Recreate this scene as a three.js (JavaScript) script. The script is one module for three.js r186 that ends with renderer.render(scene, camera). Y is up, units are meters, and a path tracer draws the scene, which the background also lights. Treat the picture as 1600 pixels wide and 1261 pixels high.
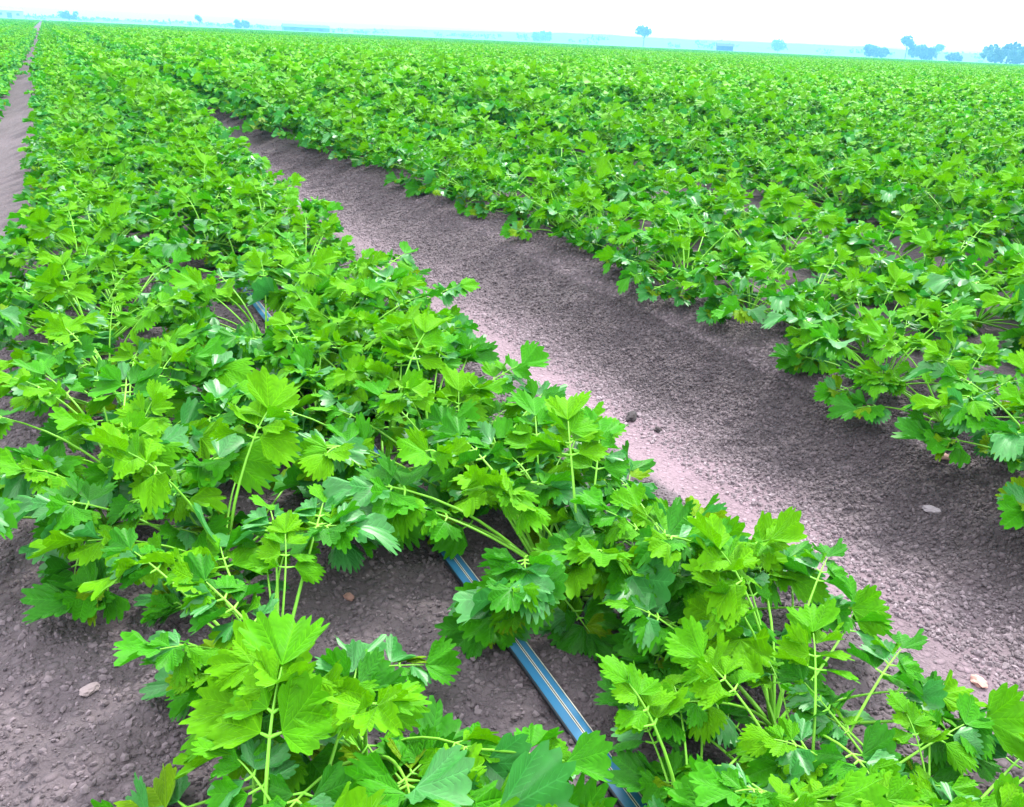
import * as THREE from 'three';
import { mergeGeometries } from 'three/addons/utils/BufferGeometryUtils.js';
import { ImprovedNoise } from 'three/addons/math/ImprovedNoise.js';

// ---------------------------------------------------------------- camera, sky, sun, exposure
const scene = new THREE.Scene();
const D2R = Math.PI / 180;
const camera = new THREE.PerspectiveCamera(50, 1024 / 807, 0.03, 4000);
const EYE = 0.78;
camera.position.set(0, EYE, 0);
camera.rotation.order = 'YXZ';
camera.rotation.set(-22.77 * D2R, -27.4 * D2R, 2.6 * D2R);
camera.updateMatrixWorld(true);
scene.add(camera);

const sunDir = new THREE.Vector3(0.62, 0.88, -0.42).normalize();
{
  const w = 256, h = 128, d = new Float32Array(w * h * 4);
  for (let j = 0; j < h; j++) {
    const el = ((j + 0.5) / h - 0.5) * Math.PI, s = Math.max(0, Math.sin(el));
    for (let i = 0; i < w; i++) {
      const az = ((i + 0.5) / w - 0.5) * 2 * Math.PI, ce = Math.cos(el);
      const c = Math.max(0, Math.cos(az) * ce * sunDir.x + Math.sin(el) * sunDir.y + Math.sin(az) * ce * sunDir.z);
      const veil = 0.82 + 0.5 * s + 0.35 * Math.pow(c, 6);               // an even overcast, brighter overhead and round the veiled sun
      const g = el < 0 ? 0.25 : veil, k = (j * w + i) * 4;
      d[k] = g * 0.985; d[k + 1] = g * 0.985; d[k + 2] = g * 1.03; d[k + 3] = 1;
    }
  }
  const sky = new THREE.DataTexture(d, w, h, THREE.RGBAFormat, THREE.FloatType);
  sky.mapping = THREE.EquirectangularReflectionMapping; sky.magFilter = THREE.LinearFilter; sky.needsUpdate = true;
  scene.background = sky; scene.environment = sky;
}
const sun = new THREE.DirectionalLight(new THREE.Color(1, 0.97, 0.90), 2.1);
sun.position.copy(sunDir).multiplyScalar(40); sun.castShadow = true;
sun.shadow.radius = 20; sun.shadow.mapSize.set(2048, 2048);
Object.assign(sun.shadow.camera, { left: -15, right: 15, top: 15, bottom: -15, near: 1, far: 90 });
scene.add(sun, sun.target);

const renderer = new THREE.WebGLRenderer({ antialias: true });
renderer.setSize(1024, 807);
renderer.toneMapping = THREE.LinearToneMapping;
renderer.toneMappingExposure = 3.7;
renderer.shadowMap.enabled = true;
scene.fog = new THREE.FogExp2(new THREE.Color(0.20, 0.62, 0.97), 0.0010);

// ---------------------------------------------------------------- small helpers
function mulberry(a) { return () => { a |= 0; a = (a + 0x6d2b79f5) | 0; let t = Math.imul(a ^ (a >>> 15), 1 | a); t = (t + Math.imul(t ^ (t >>> 7), 61 | t)) ^ t; return ((t ^ (t >>> 14)) >>> 0) / 4294967296; }; }
const rnd = mulberry(20417);
const R = (a, b, f = rnd) => a + (b - a) * f();
const inoise = new ImprovedNoise();
const noise = (x, y, z = 0) => inoise.noise(x, y, z);
const sm = (a, b, x) => { const t = Math.min(1, Math.max(0, (x - a) / (b - a))); return t * t * (3 - 2 * t); };
const V = (x, y, z) => new THREE.Vector3(x, y, z);
const used = {};
function numbered(n) { used[n] = (used[n] ?? -1) + 1; return used[n] ? `${n}_${String(used[n]).padStart(3, '0')}` : n; }
function tag(o, label, category, group, kind) {
  if (label) o.userData.label = label;
  if (category) o.userData.category = category;
  if (group) o.userData.group = group;
  if (kind) o.userData.kind = kind;
  return o;
}
function thing(name, label, category, pos = [0, 0, 0], group) {
  const o = new THREE.Group(); o.name = numbered(name); o.position.set(...pos); scene.add(o);
  return tag(o, label, category, group);
}
function mesh(name, geo, mat, parent) {
  const m = new THREE.Mesh(geo, mat); m.name = parent === scene ? numbered(name) : name; m.castShadow = m.receiveShadow = true; parent.add(m); return m;
}
// a point of the ground line seen at that pixel of the photograph, at a given height
function groundAt(px, py, y = 0) {
  const f = 630.5 / Math.tan(25 * D2R);
  const d = V(px - 800, 630.5 - py, -f).applyQuaternion(camera.quaternion), t = (y - EYE) / d.y;
  return V(d.x * t, y, d.z * t);
}
function bearing(px) { const f = 630.5 / Math.tan(25 * D2R); const d = V(px - 800, 630.5 - (26 + 0.0455 * px), -f).applyQuaternion(camera.quaternion); d.y = 0; return d.normalize(); }

// ---------------------------------------------------------------- soil
const PERIOD = 1.62, BED = 0.40, BEDTOP = 0.10, ROW = 0.255;
function bedCoord(x) { let u = (x - BED + 0.6) % PERIOD; if (u < 0) u += PERIOD; return u - 0.6; }   // -0.6 .. 1.02, 0 = bed centre
function profile(x) {
  const u = bedCoord(x);
  if (u > 0.40) return u < 0.72 ? BEDTOP * (1 - sm(0.40, 0.60, u)) : BEDTOP * sm(0.74, 1.16, u) ;
  return u < -0.46 ? BEDTOP * sm(0.74, 1.16, u + PERIOD) : BEDTOP;
}
const crust = (x, z) => { const u = bedCoord(x) + 0.05 * noise(x * 2, z * 1.3, 4); return sm(0.42, 0.50, u) * (1 - sm(0.60, 0.86, u + 0.07 * noise(x * 9, z * 9, 2))) * (x > 2 ? 0 : x < 0 ? 0.35 * (1 - sm(-4, -7, z)) : (1 - 0.65 * sm(-1.7, -2.8, z)) * (0.45 + 0.55 * sm(-0.6, -0.95, z)));  };
// soil colour is darker on the banks than on the dry furrow floor
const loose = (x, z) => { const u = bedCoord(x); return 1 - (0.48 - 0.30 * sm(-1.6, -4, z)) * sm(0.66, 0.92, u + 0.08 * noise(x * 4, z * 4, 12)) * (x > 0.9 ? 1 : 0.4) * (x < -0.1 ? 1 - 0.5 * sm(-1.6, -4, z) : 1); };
function soilY(x, z) {
  const near = Math.exp(z * 0.12), c = crust(x, z), rough = 1 - 0.85 * c;
  let y = profile(x) + 0.012 * noise(x * 3.1, z * 2.6, 1.7) * (0.4 + 0.6 * rough);
  y += near * rough * (0.011 * noise(x * 14, z * 14, 9.1) + 0.0085 * noise(x * 33, z * 33, 3.3) + 0.006 * Math.max(0, noise(x * 70, z * 70, 5.5)));
  return y;
}
{
  const xs = [], zs = [];
  for (let x = -0.85; x <= 2.0; x += 0.0105) xs.push(x);
  let st = 0.011; for (let x = 2.0; x < 15; x += st) { xs.push(x); st = Math.min(0.12, st * 1.06); }
  for (let x = 15; x < 1500; x *= 1.6) xs.push(x);
  st = 0.011; for (let x = -0.86; x > -15; x -= st) { xs.unshift(x); st = Math.min(0.12, st * 1.06); }
  for (let x = -15; x > -1500; x *= 1.6) xs.unshift(x);
  for (let z = 0.6; z > -0.25; z -= 0.05) zs.push(z);
  for (let z = -0.25; z > -3.2; z -= 0.0105) zs.push(z);
  st = 0.011; for (let z = -3.2; z > -1400; z -= st) { zs.push(z); st *= 1.035; }
  zs.unshift(30, 4, 1.5); 
  const nx = xs.length, nz = zs.length, pos = new Float32Array(nx * nz * 3), uv = new Float32Array(nx * nz * 2), col = new Float32Array(nx * nz * 3), idx = [];
  for (let j = 0; j < nz; j++) for (let i = 0; i < nx; i++) {
    const k = j * nx + i, x = xs[i], z = zs[j], near = x > -15 && x < 15;
    pos.set([x, near ? soilY(x, z) : 0.05, z], k * 3); uv.set([x / 0.83, z / 0.83], k * 2);
    const c = crust(x, z), m = 0.5 + 0.5 * noise(x * 5, z * 5, 8), f = 0.5 + 0.5 * noise(x * 40, z * 40, 6);
    const t = Math.min(1, c * 0.9 + 0.10 * m);
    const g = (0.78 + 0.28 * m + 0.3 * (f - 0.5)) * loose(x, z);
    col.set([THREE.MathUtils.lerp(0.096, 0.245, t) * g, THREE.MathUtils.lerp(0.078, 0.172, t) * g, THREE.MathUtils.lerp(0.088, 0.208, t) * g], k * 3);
    if (i && j) idx.push(k, k - 1, k - nx - 1, k, k - nx - 1, k - nx);
  }
  const g = new THREE.BufferGeometry();
  g.setAttribute('position', new THREE.BufferAttribute(pos, 3)); g.setAttribute('uv', new THREE.BufferAttribute(uv, 2)); g.setAttribute('color', new THREE.BufferAttribute(col, 3));
  g.setIndex(idx); g.computeVertexNormals();
  // grain: fine crumbs in relief and in tone
  const S = 1024, a = new Uint8Array(S * S * 4), b = new Uint8Array(S * S * 4), rr = mulberry(5), h = new Float32Array(S * S).fill(0.35);
  for (let n = 0; n < 26000; n++) {
    const cx = rr() * S, cy = rr() * S, r = 2 + 9 * Math.pow(rr(), 3.2), top = 0.3 + 0.6 * rr(), e = 0.7 + 0.6 * rr();
    for (let y = -Math.ceil(r); y <= r; y++) for (let x = -Math.ceil(r); x <= r; x++) {
      const q = (x * x * e + y * y / e) / (r * r); if (q > 1) continue;
      const k = ((Math.floor(cy + y) + S) % S) * S + (Math.floor(cx + x) + S) % S;
      h[k] = Math.max(h[k] * 0.8, top * Math.sqrt(1 - q) * (0.45 + 0.055 * r));
    }
  }
  for (let k = 0; k < S * S; k++) {
    const v = Math.min(255, h[k] * 255), t = 165 + 60 * rr() * 0.5 + 60 * (h[k] - 0.3);
    b.set([v, v, v, 255], k * 4); a.set([Math.min(255, t), Math.min(255, t), Math.min(255, t * 1.0), 255], k * 4);
  }
  const tx = (d, srgb) => { const t = new THREE.DataTexture(d, S, S); t.wrapS = t.wrapT = THREE.RepeatWrapping; t.magFilter = THREE.LinearFilter; if (srgb) t.colorSpace = THREE.SRGBColorSpace; t.needsUpdate = true; return t; };
  const m = new THREE.MeshStandardMaterial({ name: 'soil', vertexColors: true, color: new THREE.Color(1.5, 1.5, 1.5), roughness: 1, map: tx(a, true), bumpMap: tx(b), bumpScale: 0.009 });
  tag(mesh('ground', g, m, scene), 'bare grey brown soil shaped into raised beds and furrows', null, null, 'structure');
}

// ---------------------------------------------------------------- soil crumbs and clods lying loose
function lump(seed, detail = 1, rough = 0.28) {
  const g = new THREE.IcosahedronGeometry(1, detail), p = g.attributes.position;
  for (let i = 0; i < p.count; i++) {
    const v = V(p.getX(i), p.getY(i), p.getZ(i)), k = 1 + rough * noise(v.x * 1.6 + seed, v.y * 1.6, v.z * 1.6 + seed * 2) * 2;
    p.setXYZ(i, v.x * k, v.y * k * 0.78, v.z * k);
  }
  g.computeVertexNormals(); return g;
}
{
  const cr = mulberry(77), mat = new THREE.MeshStandardMaterial({ name: 'soil crumb', color: new THREE.Color(1, 1, 1), roughness: 1 });
  const root = new THREE.Group(); root.name = 'soil_crumbs'; scene.add(root);
  tag(root, 'loose crumbs and small clods scattered over the soil of furrow and beds', 'soil crumbs', null, 'stuff');
  const zones = [ // x0, x1, z0, z1, count, size
    [1.04, 1.75, -0.45, -2.2, 60000, 1], [1.04, 1.75, -2.2, -6, 50000, 1.15], [0.84, 1.06, -0.3, -3.5, 5000, 0.7],
    [-0.6, 0.05, -0.5, -3, 30000, 0.85], [0.0, 0.84, -0.3, -3.2, 40000, 0.85], [0.5, 1.6, -6, -14, 14000, 1.2]];
  const dummy = new THREE.Object3D(), col = new THREE.Color();
  const variants = [0, 1, 2].map((v) => ({ g: lump(3.7 * v + 1, 0, 0.3), list: [] }));
  for (const [x0, x1, z0, z1, n, s] of zones) for (let i = 0; i < n; i++) {
    const x = R(x0, x1, cr), z = R(z0, z1, cr), r = s * (0.0017 + 0.0034 * Math.pow(cr(), 3.5)), c = crust(x, z);
    if (cr() < c * 0.72) continue;
    variants[Math.floor(cr() * 3)].list.push([x, soilY(x, z) + r * 0.2, z, r, c, cr(), cr()]);
  }
  for (const { g, list } of variants) {
    const im = new THREE.InstancedMesh(g, mat, list.length); im.name = 'crumbs'; im.castShadow = im.receiveShadow = true; root.add(im);
    tag(im, null, null, null, 'stuff');
    list.forEach(([x, y, z, r, c, a, b], i) => {
      dummy.position.set(x, y, z); dummy.rotation.set(a * 6, b * 6, a * 9); dummy.scale.set(r * (0.8 + 0.5 * a), r, r * (0.8 + 0.5 * b)); dummy.updateMatrix(); im.setMatrixAt(i, dummy.matrix);
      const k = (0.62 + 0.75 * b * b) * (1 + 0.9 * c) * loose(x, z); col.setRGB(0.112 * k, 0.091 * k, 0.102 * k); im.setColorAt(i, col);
    });
  }
}

// ---------------------------------------------------------------- leaf materials
const leafMaps = (() => {
  const S = 256, a = new Uint8Array(S * S * 4), b = new Uint8Array(S * S * 4), rr = mulberry(11);
  const segs = [];                                                     // veins: from the leaf's base to each lobe, with side veins
  for (const [ang, len] of [[0, 0.98], [32, 0.94], [-32, 0.94], [62, 0.8], [-62, 0.8]]) {
    const dx = Math.sin(ang * D2R), dy = Math.cos(ang * D2R);
    segs.push([0, 0, dx * len, dy * len, 0.017]);
    for (let t = 0.28; t < 0.95; t += 0.14) for (const s of [-1, 1]) {
      const a2 = (ang + s * 38) * D2R, l = 0.24 * (1.1 - 0.5 * t);
      segs.push([dx * len * t, dy * len * t, dx * len * t + Math.sin(a2) * l, dy * len * t + Math.cos(a2) * l, 0.009]);
    }
  }
  for (let j = 0; j < S; j++) for (let i = 0; i < S; i++) {
    const x = ((i + 0.5) / S - 0.5) * 2.4, y = (j + 0.5) / S * 1.3 - 0.28; let v = 0, quilt = 1;
    for (const [x0, y0, x1, y1, w] of segs) {
      const ex = x1 - x0, ey = y1 - y0, t = Math.min(1, Math.max(0, ((x - x0) * ex + (y - y0) * ey) / (ex * ex + ey * ey)));
      const d = Math.hypot(x - x0 - ex * t, y - y0 - ey * t), ww = w * (1.15 - 0.6 * t);
      v = Math.max(v, 1 - d / ww); quilt = Math.min(quilt, d / 0.07);
    }
    const m = noise(x * 5, y * 5, 3) * 0.5 + noise(x * 14, y * 14, 8) * 0.35, k = (j * S + i) * 4;
    const t = 205 + 26 * m + 42 * Math.max(0, v) + 8 * (rr() - 0.5);
    a.set([Math.min(255, t + 14 * Math.max(0, v)), Math.min(255, t), Math.min(255, t + 20 * Math.max(0, v)), 255], k);
    const hh = Math.min(255, Math.max(0, 130 + 80 * Math.min(1, quilt) - 90 * Math.max(0, v) + 50 * m)); b.set([hh, hh, hh, 255], k);
  }
  const tx = (d, srgb) => { const t = new THREE.DataTexture(d, S, S); t.magFilter = THREE.LinearFilter; if (srgb) t.colorSpace = THREE.SRGBColorSpace; t.needsUpdate = true; return t; };
  return { map: tx(a, true), bump: tx(b) };
})();
const TONES = [  // greens by leaf age; the bluish tone has sky sheen painted into its colour
  [0.118, 0.45, 0.001], [0.085, 0.41, 0.001], [0.052, 0.37, 0.003], [0.034, 0.285, 0.006], [0.050, 0.36, 0.055], [0.17, 0.41, 0.004]];
function leafMat(rgb, coat, name) {
  return new THREE.MeshPhysicalMaterial({ name, color: new THREE.Color(...rgb), vertexColors: true, map: leafMaps.map, bumpMap: leafMaps.bump, bumpScale: 0.0016, roughness: 0.88, specularIntensity: 0.08,
    transmission: 0.38, thickness: 0, clearcoat: coat, clearcoatRoughness: 0.42, side: THREE.DoubleSide });
}
const leafM = TONES.map((t, i) => leafMat(t, [0.06, 0.09, 0.16, 0.24, 0.95, 0.05][i], 'celery leaf'));
const leafMerged = leafMat([1, 1, 1], 0.24, 'celery foliage');
const stalkM = new THREE.MeshPhysicalMaterial({ name: 'celery stalk', color: new THREE.Color(0.12, 0.33, 0.025), vertexColors: true, roughness: 0.5, specularIntensity: 0.5 });

// ---------------------------------------------------------------- leaflets
function leaflet(seed, teeth, rings) {
  const r = mulberry(seed * 977 + 13), nA = teeth > 8 ? teeth * 3 + 1 : teeth * 2 + 1, pos = [], uv = [], col = [], idx = [];
  const n1 = R(15, 23, r), dep = R(0.03, 0.22, r), side = R(0.78, 1.02, r), cup = R(-0.35, 0.55, r), droop = R(-0.1, 0.9, r), wav = R(0.06, 0.19, r), ph = r() * 6.3, ph2 = r() * 6.3, asym = R(-0.12, 0.12, r), span = R(56, 84, r);
  const env = (a) => { const t = Math.abs(a) / span; return (1 - (1 - side) * sm(0.1, 0.6, t)) * (1 - 0.42 * sm(0.62, 1.02, t)); };
  const rim = [];
  for (let i = 0; i < nA; i++) {
    const a = -span + 2 * span * i / (nA - 1), edge = 1 - 0.6 * sm(0.8, 1, Math.abs(a) / span), tip = edge * (teeth > 8 ? [-0.10, 0.05, 0.05][i % 3] : i % 2 ? 0.08 : -0.08);
    const notch = dep * Math.exp(-(((Math.abs(a) - n1) / 4.5) ** 2)) + dep * 0.7 * Math.exp(-(((Math.abs(a) - n1 - 26) / 5) ** 2));
    rim.push([a, env(a) * (1 - notch) * (1 + asym * Math.sign(a) * Math.min(1, Math.abs(a) / 40)) * (1 + tip + 0.05 * (r() - 0.5))]);
  }
  const put = (x, z, q, a) => {
    const y = cup * Math.abs(x) * (0.5 + q) * 0.6 - droop * z * Math.abs(z) * 0.55 + wav * q * q * (Math.sin(a * D2R * 4 + ph) + 0.7 * Math.sin(a * D2R * 9 + ph2)) + 0.045 * q * (1 - Math.cos(a * D2R * 7.5)) * 0.6;
    pos.push(x, y, z); uv.push(x / 2.4 + 0.5, (z + 0.28) / 1.3);
    const k = 0.92 + 0.14 * q + 0.1 * (r() - 0.5); col.push(k * (1 + 0.12 * q), k, k);
  };
  put(0, 0, 0, 0);
  rings.forEach((q) => rim.forEach(([a, l]) => put(Math.sin(a * D2R) * l * q, Math.cos(a * D2R) * l * q, q, a)));
  for (let i = 0; i < nA - 1; i++) {
    idx.push(0, 1 + i, 2 + i);
    for (let k = 0; k < rings.length - 1; k++) { const p = 1 + k * nA + i, s = p + nA; idx.push(p, s, s + 1, p, s + 1, p + 1); }
  }
  const g = new THREE.BufferGeometry();
  g.setAttribute('position', new THREE.Float32BufferAttribute(pos, 3)); g.setAttribute('uv', new THREE.Float32BufferAttribute(uv, 2)); g.setAttribute('color', new THREE.Float32BufferAttribute(col, 3));
  g.setIndex(idx); g.computeVertexNormals(); return g;
}
const NLEAF = 14;
const leafHi = [], leafMid = [], leafLow = [];
for (let i = 0; i < NLEAF; i++) { leafHi.push(leaflet(i + 1, 12, [0.4, 0.75, 1])); leafMid.push(leaflet(i + 1, 8, [0.6, 1])); leafLow.push(leaflet(i + 1, 4, [1])); }

function tube(points, radii, sides, tint) {
  const pos = [], col = [], uv = [], idx = [], n = points.length;
  for (let i = 0; i < n; i++) {
    const t = points[Math.min(n - 1, i + 1)].clone().sub(points[Math.max(0, i - 1)]).normalize();
    const u = V(1, 0, 0.01).cross(t).normalize(), w = t.clone().cross(u);
    for (let k = 0; k < sides; k++) {
      const a = k / sides * 2 * Math.PI, rr = radii[i] * (k % 2 && sides > 5 ? 0.86 : 1), p = points[i].clone().addScaledVector(u, Math.cos(a) * rr).addScaledVector(w, Math.sin(a) * rr);
      pos.push(p.x, p.y, p.z); uv.push(0.02, 0.02); const c = 1.5 - 0.55 * (i / n); col.push(tint[0] * c, tint[1] * c, tint[2] * c);
      if (i < n - 1) { const a0 = i * sides + k, a1 = i * sides + (k + 1) % sides; idx.push(a0, a1, a0 + sides, a1, a1 + sides, a0 + sides); }
    }
  }
  const g = new THREE.BufferGeometry();
  g.setAttribute('position', new THREE.Float32BufferAttribute(pos, 3)); g.setAttribute('uv', new THREE.Float32BufferAttribute(uv, 2)); g.setAttribute('color', new THREE.Float32BufferAttribute(col, 3));
  g.setIndex(idx); g.computeVertexNormals(); return g;
}
const tinted = (g, [r, gg, b]) => { const c = g.clone(), a = c.attributes.color; for (let i = 0; i < a.count; i++) a.setXYZ(i, a.getX(i) * r, a.getY(i) * gg, a.getZ(i) * b); return c; };

// one leaf of a plant: ribbed stalk that bends outwards (+z), pairs of leaflets and one at its end
const CLASSES = [ // lean at the base, bend, stalk length, young?
  { lean: 66, bend: 26, len: 0.150, tone: [2, 3, 4, 2, 3, 4, 2, 3, 4, 2, 3, 4, 1, 5] }, { lean: 50, bend: 34, len: 0.165, tone: [1, 2, 2, 3, 4] },
  { lean: 34, bend: 40, len: 0.16, tone: [0, 1, 2, 4] }, { lean: 16, bend: 40, len: 0.15, tone: [0, 0, 1, 1] }];
function compoundLeaf(cls, seed) {
  const c = CLASSES[cls], r = mulberry(seed * 131 + cls * 7919 + 3);
  const L = c.len * R(0.8, 1.2, r), rach = R(0.034, 0.05, r), N = 9, pts = [V(0, 0, 0)], rad = [0.0025], tan = [];
  let a = (c.lean + R(-9, 9, r)) * D2R, yaw = 0; const bend = (c.bend + R(-8, 14, r)) * D2R / N, tw = R(-0.05, 0.05, r);
  for (let i = 0; i < N; i++) {
    const st = (i < 6 ? L / 6 : rach / 3); a += bend * (i < 3 ? 0.6 : 1.2); yaw += tw;
    const d = V(Math.sin(a) * Math.sin(yaw), Math.cos(a), Math.sin(a) * Math.cos(yaw)); tan.push(d);
    pts.push(pts[i].clone().addScaledVector(d, st)); rad.push(0.0025 - 0.0018 * (i + 1) / N);
  }
  const parts = [], stems = [tube(pts, rad, 6, [1, 1, 1])], lowStems = [tube([pts[0], pts[4], pts[9]], [0.004, 0.003, 0.001], 3, [1, 1, 1])];
  const hang = (at, dir, size, stem) => {
    const d = dir.clone(); if (cls > 0) d.y -= 0.12; d.normalize();
    const base = pts[at].clone().addScaledVector(d, stem);
    if (stem > 0.004) stems.push(tube([pts[at], base], [0.0016, 0.0011], 4, [0.9, 1, 0.9]));
    let n = V(R(-0.75, 0.75, r), 1, R(-0.75, 0.75, r)); n.addScaledVector(d, -n.dot(d)).normalize();
    const x = n.clone().cross(d).normalize();
    const m = new THREE.Matrix4().makeBasis(x, n, d).scale(V(size * R(0.9, 1.12, r), size, size)).setPosition(base);
    parts.push({ m, v: Math.floor(r() * NLEAF), tone: c.tone[Math.floor(r() * c.tone.length)], at: base.clone().addScaledVector(d, size * 0.5) });
  };
  const fr = (i) => { const t = tan[Math.min(N - 1, i)], s = V(t.z, 0, -t.x).normalize(); if (s.length() < 0.5) s.set(1, 0, 0); return [t, s]; };
  const S = R(0.72, 1.06, r);
  for (const [i, sz, st, be] of [[6, 0.043, 0.010, 70], [7, 0.041, 0.006, 62], [8, 0.035, 0.003, 52]]) {
    const [t, s] = fr(i);
    for (const q of [-1, 1]) { const b = (be + R(-12, 12, r)) * D2R; hang(i, t.clone().multiplyScalar(Math.cos(b)).addScaledVector(s, q * Math.sin(b)), sz * S * R(0.86, 1.12, r), st * R(0.7, 1.3, r)); }
  }
  hang(9, fr(9)[0], 0.046 * S * R(0.9, 1.15, r), 0.002);
  return { parts, stem: mergeGeometries(stems), low: lowStems[0], tip: pts[8] };
}
const VAR = 7, LEAVES = CLASSES.map((_, c) => Array.from({ length: VAR }, (_, i) => compoundLeaf(c, i + 1)));
// the same leaves as scene objects: stalk > leaflets
for (const row of LEAVES) for (const lf of row) {
  lf.hi = new THREE.Mesh(lf.stem, stalkM); lf.hi.name = 'leaf_stalk'; lf.hi.castShadow = lf.hi.receiveShadow = true;
  for (const p of lf.parts) {
    const m = new THREE.Mesh(leafHi[p.v], leafM[p.tone]); m.name = 'leaflet'; m.castShadow = m.receiveShadow = true;
    p.m.decompose(m.position, m.quaternion, m.scale); lf.hi.add(m);
  }
  const join = (set, stem) => mergeGeometries([tinted(stem, [0.11, 0.33, 0.025]), ...lf.parts.map((p) => tinted(set[p.v], TONES[p.tone]).applyMatrix4(p.m))]);
  lf.mid = new THREE.Mesh(join(leafMid, lf.low), leafMerged); lf.mid.name = 'leaf'; lf.mid.castShadow = lf.mid.receiveShadow = true;
  lf.lowGeo = join(leafLow, lf.low);
}

// ---------------------------------------------------------------- where the plants stand
const GAPS = [ // bare patches of bed and the lengths of tape that lie open: x, z, radius
  [0.42, -0.67, 0.045], [0.41, -0.715, 0.04], [0.30, -0.94, 0.075], [0.36, -0.98, 0.06], [0.25, -0.95, 0.06], [0.385, -2.3, 0.06], [0.37, -2.15, 0.05],
  [-0.11, -0.84, 0.07], [-0.04, -0.80, 0.06], [-0.13, -0.98, 0.06], [-0.17, -1.62, 0.05], [0.93, -1.45, 0.04], [0.93, -1.2, 0.05], [0.90, -1.0, 0.05],
  [1.07, -0.62, 0.08], [1.12, -0.76, 0.09], [1.18, -0.52, 0.1], [1.0, -0.86, 0.06], [1.02, -0.5, 0.05], [1.06, -1.52, 0.13], [1.13, -1.5, 0.08]];
const eye = camera.position;
function covers(p) { // does a leaflet at p hide one of those patches from where one stands?
  const t = (EYE - 0.09) / Math.max(0.05, EYE - p.y), x = p.x * t, z = p.z * t;
  return GAPS.some(([gx, gz, r]) => Math.hypot(x - gx, z - gz) < r + 0.02);
}
function recipe(seed) { // leaves of one plant: class, variant, turn, size
  const r = mulberry(seed * 7 + 91), n = 17 + Math.floor(r() * 5), out = [], a0 = r() * 6.28, size = R(0.9, 1.16, r);
  for (let i = 0; i < n; i++) {
    const q = i / n, cls = q < 0.3 ? 0 : q < 0.58 ? 1 : q < 0.84 ? 2 : 3;
    out.push({ cls, v: Math.floor(r() * VAR), turn: a0 + i * 2.39996 + R(-0.35, 0.35, r), s: size * R(0.85, 1.15, r), off: 0.012 * (1 - q), tilt: R(-0.12, 0.12, r) });
  }
  return out;
}
function placeLeaf(o, l) { o.rotation.set(0, l.turn, l.tilt); o.position.set(Math.sin(l.turn) * l.off, 0, Math.cos(l.turn) * l.off); o.scale.setScalar(l.s); }
const dummy = new THREE.Object3D();
const half = 800 / (630.5 / Math.tan(25 * D2R));
const toCam = new THREE.Matrix4();
const inv = camera.matrixWorldInverse.copy(camera.matrixWorld).invert();
function inView(x, y, z, slack = 0.35) { const p = V(x, y, z).applyMatrix4(inv); if (p.z > -0.05) return Math.hypot(x, z) < 0.6; const d = -p.z; return Math.abs(p.x) < d * half + slack && Math.abs(p.y) < d * 0.466 + slack; }

function rowShift(b, side, z) {
  if (b === 0) return side < 0 ? (z > -0.9 ? 0.02 : -0.05 - 0.07 * sm(-0.9, -1.2, z) * (1 - sm(-2.4, -3.2, z))) : (z > -0.75 ? -0.03 : z < -0.95 && z > -1.9 ? -0.18 : z < -2 ? -0.06 : -0.125);
  if (b > 0) return side < 0 ? -0.09 - (b === 1 ? 0.15 * (1 - sm(-1.0, -1.5, z)) + 0.10 * sm(-3, -7, z) : 0) : -0.02;
  return side > 0 ? 0.25 : 0.05;
}
const vigour = (x, z) => (z > -0.36 ? 0.72 : z > -0.5 ? 0.84 : 1) + (x < -0.4 ? 0.15 : 0) + (x > 0.45 ? 0.5 * sm(-3.5, -8.5, z) : 0) + (x > 1.85 && x < 6 ? 0.24 : x > 1.3 ? 0.06 : 0);
const spots = [];
const pr = mulberry(4242);
for (let b = -1; b <= 26; b++) for (const side of [-1, 1]) {
  const near = b <= 4;
  for (let k = 0; k < 420; k++) {
    const jx = R(-0.05, 0.05, pr), jz = R(-0.04, 0.04, pr);
    const x = BED + b * PERIOD + side * ROW + jx + rowShift(b, side, (side > 0 ? -0.30 : -0.42) - k * 0.2), z = (side > 0 ? -0.30 : -0.42) - k * 0.2 + jz;
    if (k === 0 && b !== 0) continue;
    if (z < -62) break;
    const y = profile(x) + 0.004; if (!inView(x, y + 0.12, z)) continue;
    if (b === 0 && Math.hypot(x, z) < 0.36) continue;
    spots.push({ x, y, z, b, side, k, d: Math.hypot(x, z, EYE - y) });
  }
}
for (const [x, z] of [[0.41, -0.41], [0.54, -0.40], [0.06, -0.50], [0.41, -1.24], [0.36, -1.47], [0.43, -1.72], [0.36, -1.95], [0.42, -2.62], [0.38, -2.9], [0.42, -3.3], [0.38, -3.8], [0.42, -4.4], [0.38, -5.1]]) spots.push({ x, y: profile(x) + 0.004, z, b: 0, side: x > BED ? 1 : -1, mid: x > 0.3, k: 0, d: Math.hypot(x, z, EYE - 0.1) });
spots.push({ x: 0.535, y: profile(0.53) + 0.004, z: -0.81, b: 0, side: 1, k: 0, extra: true, d: Math.hypot(0.535, 0.81, EYE - 0.1) });
spots.sort((a, b) => a.d - b.d);
const NEAR = 120, SINGLE = 300;
const ORD = ['first', 'second', 'third', 'fourth', 'fifth', 'sixth', 'seventh', 'eighth', 'ninth', 'tenth', 'eleventh', 'twelfth', 'thirteenth', 'fourteenth', 'fifteenth', 'sixteenth', 'seventeenth', 'eighteenth', 'nineteenth', 'twentieth'];
const BEDNAMES = { '-1': 'bed left of the left furrow', 0: 'bed with the drip tape', 1: 'bed right of the bare furrow', 2: 'second bed right of the bare furrow', 3: 'third bed right of the bare furrow', 4: 'fourth bed right of the bare furrow' };
const rowCount = {};
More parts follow.
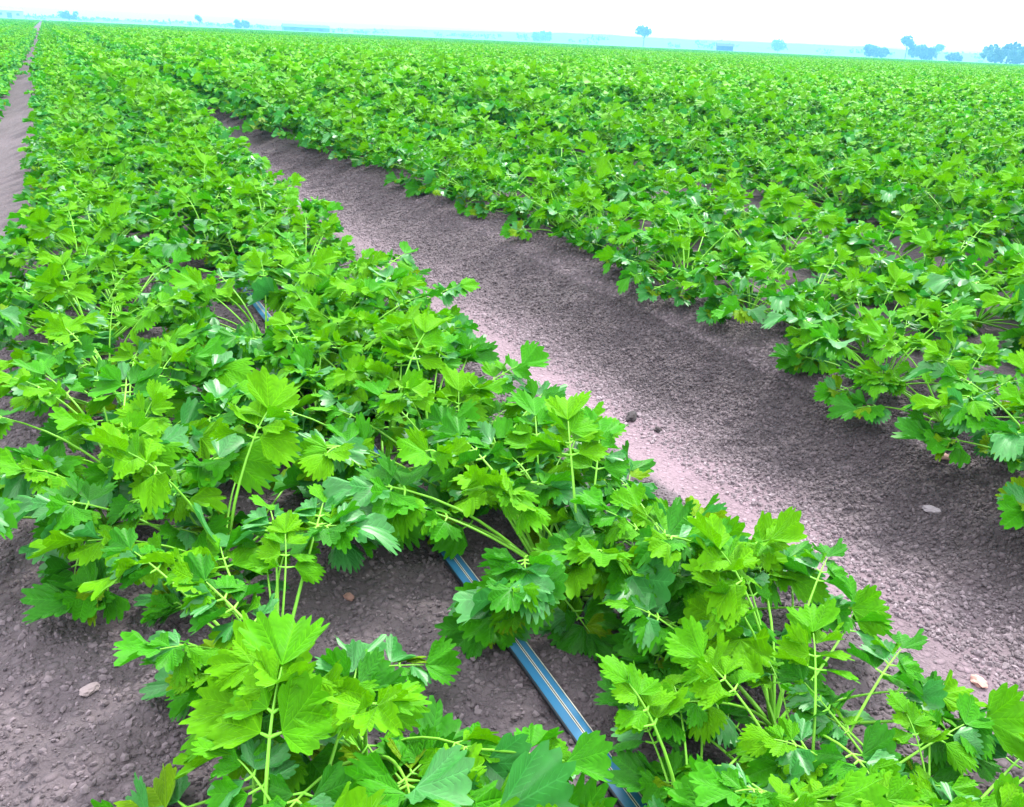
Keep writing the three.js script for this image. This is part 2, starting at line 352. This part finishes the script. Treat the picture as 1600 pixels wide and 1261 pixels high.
function plantLabel(s) {
  if (s.mid) { const n = rowCount.mid = (rowCount.mid ?? -1) + 1; return { label: `celery plant ${ORD[n]} from the viewer among those leaning over the drip tape` }; }
  const key = s.b + '/' + s.side, n = rowCount[key] = (rowCount[key] ?? -1) + 1, row = s.side < 0 ? 'left row' : 'right row';
  const bed = BEDNAMES[s.b];
  if (!bed) return { label: 'celery plant among the merged rows beyond the fourth bed right of the bare furrow', group: 'celery plants in the far right rows' };
  if (n < 20) return { label: `celery plant ${ORD[n]} from the viewer, ${row}, ${bed}` };
  return { label: `celery plant past the twentieth in dense ${row}, ${bed}`, group: `far plants of the ${row} in the ${bed}` };
}
const SPECIAL = [ // the plants that stand out in the foreground
  [0.12, -0.40, 'celery plant at the bottom edge, nearest of all left of the drip tape'],
  [0.06, -0.50, 'celery plant beside the open soil of the lower left corner'],
  [0.41, -0.41, 'celery plant at the bottom edge with leaves over the near end of the tape'],
  [0.54, -0.40, 'celery plant at the bottom edge just right of the tape\'s near end'],
  [0.19, -0.66, 'celery plant with upright pale stalks left of the tape beside the reddish pebble'],
  [0.63, -0.33, 'celery plant filling the bottom right corner'],
  [0.61, -0.52, 'bushy celery plant right of the tape, nearest to the pinkish pebble'],
  [0.66, -0.72, 'celery plant on the bed edge with leaves out over the pale furrow floor'],
  [0.535, -0.81, 'celery plant right of the open tape, holding a leaf out across it'],
  [0.52, -0.89, 'celery plant right of where the tape comes out from under the leaves']];
let seedNo = 0;
spots.slice(0, SINGLE).forEach((s, i) => {
  const near = s.b === 0 && SPECIAL.find(([x, z]) => Math.hypot(s.x - x, s.z - z) < 0.012), { label: byRow, group } = s.extra ? {} : plantLabel(s), label = near ? near[2] : byRow;
  const t = thing('celery_plant', label, 'celery plant', [s.x, s.y, s.z], group);
  const leaves = recipe(s.extra ? 777 : ++seedNo); t.scale.setScalar(vigour(s.x, s.z));
  for (const l of leaves) {
    const lf = LEAVES[l.cls][l.v];
    if (s.b === 0 && s.z > -3) { // leaves keep off the open patches
      let ok = false;
      for (let tries = 0; tries < 5 && !ok; tries++) {
        placeLeaf(dummy, l); dummy.updateMatrix();
        ok = !lf.parts.some((p) => covers(p.at.clone().applyMatrix4(dummy.matrix).add(t.position)));
        if (!ok) l.turn += 1.1;
      }
      if (!ok) continue;
    }
    const o = (i < NEAR ? lf.hi : lf.mid).clone(); placeLeaf(o, l); t.add(o);
  }
});

// ---------------------------------------------------------------- the rest of the crop, too many to count
{
  const root = new THREE.Group(); root.name = 'celery_crop'; scene.add(root);
  tag(root, 'dense green celery rows running away to the far edge of the field', 'celery crop', null, 'stuff');
  const plants = [0, 1, 2, 3, 4].map((k) => {
    const gs = recipe(900 + k).map((l) => { placeLeaf(dummy, l); dummy.updateMatrix(); return LEAVES[l.cls][l.v].lowGeo.clone().applyMatrix4(dummy.matrix); });
    return mergeGeometries(gs);
  });
  const lists = plants.map(() => []), cr = mulberry(31), c = new THREE.Color();
  for (const s of spots.slice(SINGLE)) lists[Math.floor(cr() * 5)].push(s);
  for (let b = -26; b <= 60; b++) { // the same rows further off and to the sides
    if (b >= -1 && b <= 26) continue;
    for (const side of [-1, 1]) for (let k = 0; k < 320; k++) {
      const x = BED + b * PERIOD + side * ROW, z = -k * 0.2; if (z < -62) break;
      if (!inView(x, 0.2, z, 0.2)) continue;
      lists[Math.floor(cr() * 5)].push({ x: x + R(-0.02, 0.02, cr), y: profile(x), z: z + R(-0.03, 0.03, cr) });
    }
  }
  plants.forEach((g, k) => {
    const im = new THREE.InstancedMesh(g, leafMerged, lists[k].length); im.name = 'rows'; im.castShadow = im.receiveShadow = true; tag(im, null, null, null, 'stuff'); root.add(im);
    lists[k].forEach((s, i) => {
      dummy.position.set(s.x, s.y, s.z); dummy.rotation.set(0, cr() * 6.28, 0); dummy.scale.setScalar(R(0.95, 1.2, cr) * vigour(s.x, s.z)); dummy.updateMatrix(); im.setMatrixAt(i, dummy.matrix);
      const v = R(0.95, 1.32, cr); c.setRGB(v * R(0.9, 1.15, cr), v, v); im.setColorAt(i, c);  // lighter than the near plants: haze put into the colour
    });
  });
  // beyond 60 m: metre-long lengths of bed
  const clumps = [0, 1, 2].map((k) => {
    const q = mulberry(500 + k), gs = [];
    for (let i = 0; i < 70; i++) {
      const g = leafLow[Math.floor(q() * NLEAF)].clone(), h = R(0.1, 0.27, q), s = R(0.09, 0.15, q);
      dummy.position.set(R(-0.5, 0.5, q), h * (1 - 0.25 * Math.abs(q() - 0.5)), R(-1, 1, q)); dummy.rotation.set(R(-0.6, 0.6, q), q() * 6.28, R(-0.6, 0.6, q)); dummy.scale.setScalar(s); dummy.updateMatrix();
      gs.push(tinted(g, TONES[Math.floor(q() * 4)]).applyMatrix4(dummy.matrix));
    }
    return mergeGeometries(gs);
  });
  const cl = clumps.map(() => []);
  for (let b = -150; b <= 330; b++) for (let z = 0; z > -330; z -= 2) {
    const x = BED + b * PERIOD; if (z > -62 && b >= -26 && b <= 60) continue; if (Math.hypot(x, z) > 330 || !inView(x, 0.2, z, 2)) continue;
    cl[Math.floor(cr() * 3)].push([x, z]);
  }
  clumps.forEach((g, k) => {
    const im = new THREE.InstancedMesh(g, leafMerged, cl[k].length); im.name = 'far_rows'; tag(im, null, null, null, 'stuff'); root.add(im);
    cl[k].forEach(([x, z], i) => { dummy.position.set(x, 0.08, z); dummy.rotation.set(0, cr() > 0.5 ? Math.PI : 0, 0); dummy.scale.set(1, R(0.9, 1.15, cr), 1); dummy.updateMatrix(); im.setMatrixAt(i, dummy.matrix); const v = R(1.05, 1.35, cr); c.setRGB(v, v, v); im.setColorAt(i, c); });  // lightened further, haze painted into the farthest lengths
  });
}

// ---------------------------------------------------------------- drip tape
const tapeX = (z) => 0.405 + 0.012 * noise(z * 0.6, 2.2) + 0.004 * noise(z * 2.3, 7);
{
  const t = thing('drip_tape', 'blue and black drip irrigation tape with pale lines along the bed centre', 'drip tape');
  function ribbon(u0, u1, lift, thick, z0 = 0.1, z1 = -26) {
    const pos = [], idx = []; let i = 0; const W = 0.0125, cols = 6;
    for (let z = z0; z > z1; z -= z > -3.5 ? 0.02 : 0.12, i++) for (let k = 0; k <= cols; k++) {
      const u = u0 + (u1 - u0) * k / cols, x = tapeX(z);
      pos.push(x + u * W, BEDTOP + 0.010 + 0.0035 * noise(z * 3, 3) + 0.0030 * (1 - u * u) + lift + (thick ? 0.0 : 0), z);
      if (i && k) { const a = i * (cols + 1) + k; idx.push(a, a - cols - 1, a - cols - 2, a, a - cols - 2, a - 1); }
    }
    const n = pos.length / 3; // underside
    for (let k = 0; k < n; k++) pos.push(pos[k * 3], pos[k * 3 + 1] - thick, pos[k * 3 + 2]);
    const top = idx.slice(); for (let k = 0; k < top.length; k += 3) idx.push(top[k] + n, top[k + 2] + n, top[k + 1] + n);
    for (let j = 1; j < i; j++) for (const e of [0, cols]) { const a = j * (cols + 1) + e, b = a - cols - 1; e ? idx.push(a, a + n, b, b, a + n, b + n) : idx.push(a, b, a + n, b, b + n, a + n); }
    const g = new THREE.BufferGeometry(); g.setAttribute('position', new THREE.Float32BufferAttribute(pos, 3)); g.setIndex(idx); g.computeVertexNormals(); return g;
  }
  const P = (r, g, b, ro) => new THREE.MeshPhysicalMaterial({ name: 'tape plastic', color: new THREE.Color(r, g, b), roughness: ro, side: THREE.DoubleSide });
  mesh('tape_body', ribbon(-1, 1, 0, 0.004), P(0.008, 0.012, 0.02, 0.42), t);
  for (const [a, b] of [[-0.86, -0.14], [0.15, 0.8]]) mesh('blue_stripe', ribbon(a, b, 0.0004, 0.0003), P(0.018, 0.13, 0.26, 0.5), t);  // reflected sky is painted into the blue of these bands
  for (const [a, b] of [[-0.12, -0.05], [0.06, 0.13], [0.86, 0.97]]) mesh('pale_line', ribbon(a, b, 0.0006, 0.0004), P(0.5, 0.48, 0.42, 0.5), t);
}

// ---------------------------------------------------------------- single stones and clods
function stone(px, py, y, rx, ry, rz, rgb, name, label, cat, seed) {
  const p = groundAt(px, py, y), g = lump(seed, 3, 0.2); g.scale(rx, ry, rz);
  const m = mesh(name, g, new THREE.MeshStandardMaterial({ name: 'stone', color: new THREE.Color(...rgb), roughness: 0.95, bumpScale: 0.001 }), scene);
  m.position.set(p.x, soilY(p.x, p.z) + ry * 0.4, p.z); m.rotation.y = seed; return tag(m, label, cat);
}
stone(1535, 1048, 0.02, 0.012, 0.007, 0.009, [0.34, 0.2, 0.17], 'pebble', 'pinkish pebble on the furrow bank beside the large near plant', 'pebble', 1.3);
stone(1462, 776, 0.06, 0.016, 0.008, 0.010, [0.19, 0.17, 0.185], 'stone', 'pale grey flat stone on the dark bank near the overhanging leaves', 'stone', 2.1);
stone(1474, 722, 0.07, 0.011, 0.007, 0.008, [0.32, 0.2, 0.17], 'pebble', 'small pink pebble on the bank just above the pale grey stone', 'pebble', 5.3);
stone(1500, 734, 0.07, 0.008, 0.006, 0.007, [0.24, 0.22, 0.235], 'pebble', 'tiny light grey pebble right of the small pink pebble on bank', 'pebble', 6.7);
stone(988, 642, 0.02, 0.024, 0.012, 0.011, [0.022, 0.018, 0.02], 'soil_clod', 'dark oblong clod of soil lying on the smooth pale furrow floor', 'clod', 3.9);
stone(1030, 660, 0.02, 0.010, 0.008, 0.008, [0.025, 0.02, 0.022], 'soil_clod', 'small dark clod just right of the dark oblong clod', 'clod', 4.4);
stone(545, 936, 0.1, 0.008, 0.005, 0.006, [0.22, 0.12, 0.10], 'pebble', 'reddish pebble on the bare bed soil left of the drip tape', 'pebble', 8.2);
stone(150, 1132, 0.06, 0.011, 0.005, 0.007, [0.23, 0.185, 0.19], 'stone', 'pale pinkish stone on the soil by the lower left leaves', 'stone', 9.9);

// ---------------------------------------------------------------- far edge of the field
const farM = (r, g, b, n) => new THREE.MeshStandardMaterial({ name: n, color: new THREE.Color(r, g, b), roughness: 0.95, side: THREE.DoubleSide });
{ // the crop carries on as one green sheet
  const g = new THREE.RingGeometry(300, 640, 96, 3, 0, Math.PI * 2); g.rotateX(-Math.PI / 2);
  const m = mesh('far_crop', g, farM(0.075, 0.3, 0.012, 'far crop'), scene); m.position.y = 0.26; tag(m, 'far green fields beyond the rows under the haze', 'field', null, 'structure');
}
const crownM = farM(0.03, 0.075, 0.02, 'tree foliage'), trunkM = farM(0.09, 0.065, 0.045, 'tree bark');
function crownGeo(seed, w, h, base, n) {
  const r = mulberry(seed), gs = [], lobes = [];
  for (let i = 0; i < 9; i++) { const a = r() * 6.28, q = Math.sqrt(r()) * 0.5, y = r(); lobes.push([Math.cos(a) * q * w * 0.7, base + h * (0.25 + 0.55 * y), Math.sin(a) * q * w * 0.7, R(0.26, 0.38, r) * Math.min(w, h * 1.3)]); }
  for (let i = 0; i < n; i++) {
    const [x, y, z, s] = lobes[i % 9], d = V(r() - 0.5, r() - 0.5, r() - 0.5).normalize().multiplyScalar(s * Math.cbrt(r()));
    const g = new THREE.CircleGeometry(R(0.35, 0.8, r) * 0.055 * (w + h), 5); dummy.position.set(x + d.x, Math.max(base * 0.8, y + d.y * 0.85), z + d.z); dummy.rotation.set(r() * 6, r() * 6, r() * 6); dummy.scale.set(1, 0.8, 1); dummy.updateMatrix(); gs.push(g.applyMatrix4(dummy.matrix));
  }
  return mergeGeometries(gs);
}
function tree(px, dist, w, h, base, label, seed, name = 'far_tree') {
  const p = bearing(px).multiplyScalar(dist), t = thing('tree', label, 'tree', [p.x, 0, p.z], 'trees along the horizon');
  mesh('crown', crownGeo(seed, w, h - base, base, 900), crownM, t);
  mesh('trunk', tube([V(0, -0.2, 0), V(0.1, base * 0.6, 0), V(0.0, base + (h - base) * 0.5, 0.1)], [w * 0.03 + 0.1, w * 0.02 + 0.08, 0.06], 7, [1, 1, 1]), trunkM, t);
  for (const s of [-1, 1]) mesh('limb', tube([V(0.05, base * 0.7, 0), V(s * w * 0.15, base + (h - base) * 0.25, s * 0.3), V(s * w * 0.26, base + (h - base) * 0.5, 0)], [0.18, 0.12, 0.04], 5, [1, 1, 1]), trunkM, t);
  return t;
}
tree(1005, 600, 12, 12.5, 6.5, 'tall lone round topped tree standing right of centre on the horizon', 1);
tree(1366, 560, 19, 6.4, .3, 'broad low tree left of the farm trees on the right horizon', 2);
tree(1414, 540, 8, 11.5, 6.5, 'tallest tree of the right hand farm trees on the horizon', 3);
tree(1440, 540, 16, 7.4, .3, 'rounded bushy tree in the middle of the right horizon farm', 4);
tree(1463, 640, 7, 9.5, 4.5, 'small pale tree right of the rounded bushy farm tree', 5);
tree(1490, 520, 12, 4, .3, 'low dark tree at the right end of the farm trees', 6);
tree(1572, 470, 21, 8, .2, 'big domed tree at the right edge of the horizon', 7);
tree(1215, 820, 12, 10, 2, 'faint small tree above the haze right of the dark shed', 8);
tree(845, 900, 26, 9.5, 1.5, 'faint wide tree clump at the middle of the horizon', 9);
tree(108, 700, 13, 6, 1, 'small dark tree clump right of the left furrow on the horizon', 10);
tree(312, 620, 4.5, 7.5, 2.5, 'narrow small tree standing alone on the left horizon', 11);
tree(385, 640, 18, 5, 0.6, 'low bluish shrubby tree left of the long blue building', 12);
{ // far low woods
  const gs = [];
  const r = mulberry(606);
  for (let px = -160; px < 1780; px += 7) {
    const d = R(900, 1150, r), p = bearing(px).multiplyScalar(d), k = 0.55 + 0.45 * sm(500, 1000, px), h = (R(5, 9, r) + 4 * noise(px * 0.012, 3)) * k;
    const g = crownGeo(1000 + px, R(16, 26, r), Math.max(3, h), 0, 60); g.translate(p.x, 0, p.z); gs.push(g);
  }
  tag(mesh('far_woods', mergeGeometries(gs), crownM, scene), 'low hazy band of woods along the whole horizon', 'woods', null, 'stuff');
}
{ // a low rise closing the view
  const pos = [], idx = []; let n = 0;
  for (let px = -700; px <= 2300; px += 12, n++) {
    const d = bearing(px), h = (3 + 9 * sm(300, 900, px) * (1 - 0.4 * sm(1300, 1600, px)) + 2 * noise(px * 0.006, 5) + 1.5 * noise(px * 0.03, 8)) ;
    for (const [q, hh] of [[900, -0.5], [960, h * 0.7], [1020, h * 0.8], [1200, -0.5]]) pos.push(d.x * q, hh, d.z * q);
    if (n) for (let k = 0; k < 3; k++) { const a = (n - 1) * 4 + k, b = a + 4; idx.push(a, b, a + 1, b, b + 1, a + 1); }
  }
  const g = new THREE.BufferGeometry(); g.setAttribute('position', new THREE.Float32BufferAttribute(pos, 3)); g.setIndex(idx); g.computeVertexNormals();
  tag(mesh('hills', g, farM(0.05, 0.08, 0.04, 'hillside'), scene), 'low hazy blue rise along the horizon', null, null, 'structure');
}
function building(px, dist, w, d, h, roofH, wallRGB, roofRGB, label) {
  const dir = bearing(px), p = dir.clone().multiplyScalar(dist), t = thing('farm_building', label, 'building', [p.x, 0, p.z]); t.rotation.y = Math.atan2(-dir.x, -dir.z) + 0.12;
  const wall = mesh('wall', new THREE.BoxGeometry(w, h, d).translate(0, h / 2, 0), farM(...wallRGB, 'farm wall'), t);
  const s = new THREE.Shape(); s.moveTo(-d / 2 - 0.5, 0); s.lineTo(d / 2 + 0.5, 0); s.lineTo(0, roofH); s.closePath();
  mesh('roof', new THREE.ExtrudeGeometry(s, { depth: w + 0.8, bevelEnabled: false }).rotateY(Math.PI / 2).translate(-(w + 0.8) / 2, h + 0.003, 0), farM(...roofRGB, 'sheet roof'), t);
  const dm = farM(0.03, 0.035, 0.04, 'dark opening'); mesh('door', new THREE.BoxGeometry(Math.min(3, w * 0.2), h * 0.75, 0.16).translate(0, h * 0.375, d / 2 + 0.06), dm, t);
  for (const k of [-0.3, 0.3]) mesh('window', new THREE.BoxGeometry(w * 0.1, h * 0.3, 0.12).translate(w * k, h * 0.55, d / 2 + 0.05), dm, t);
}
building(478, 600, 28, 9, 2.6, 1.6, [0.05, 0.12, 0.25], [0.06, 0.2, 0.42], 'long low blue farm building on the left part of the horizon');
building(1132, 500, 8, 6, 2.4, 1.4, [0.02, 0.03, 0.05], [0.02, 0.035, 0.06], 'small dark shed standing at the field edge right of the tall tree');
building(14, 760, 18, 8, 5.0, 2.4, [0.3, 0.2, 0.3], [0.25, 0.15, 0.25], 'mauve building at the far left end of the horizon');

renderer.render(scene, camera);
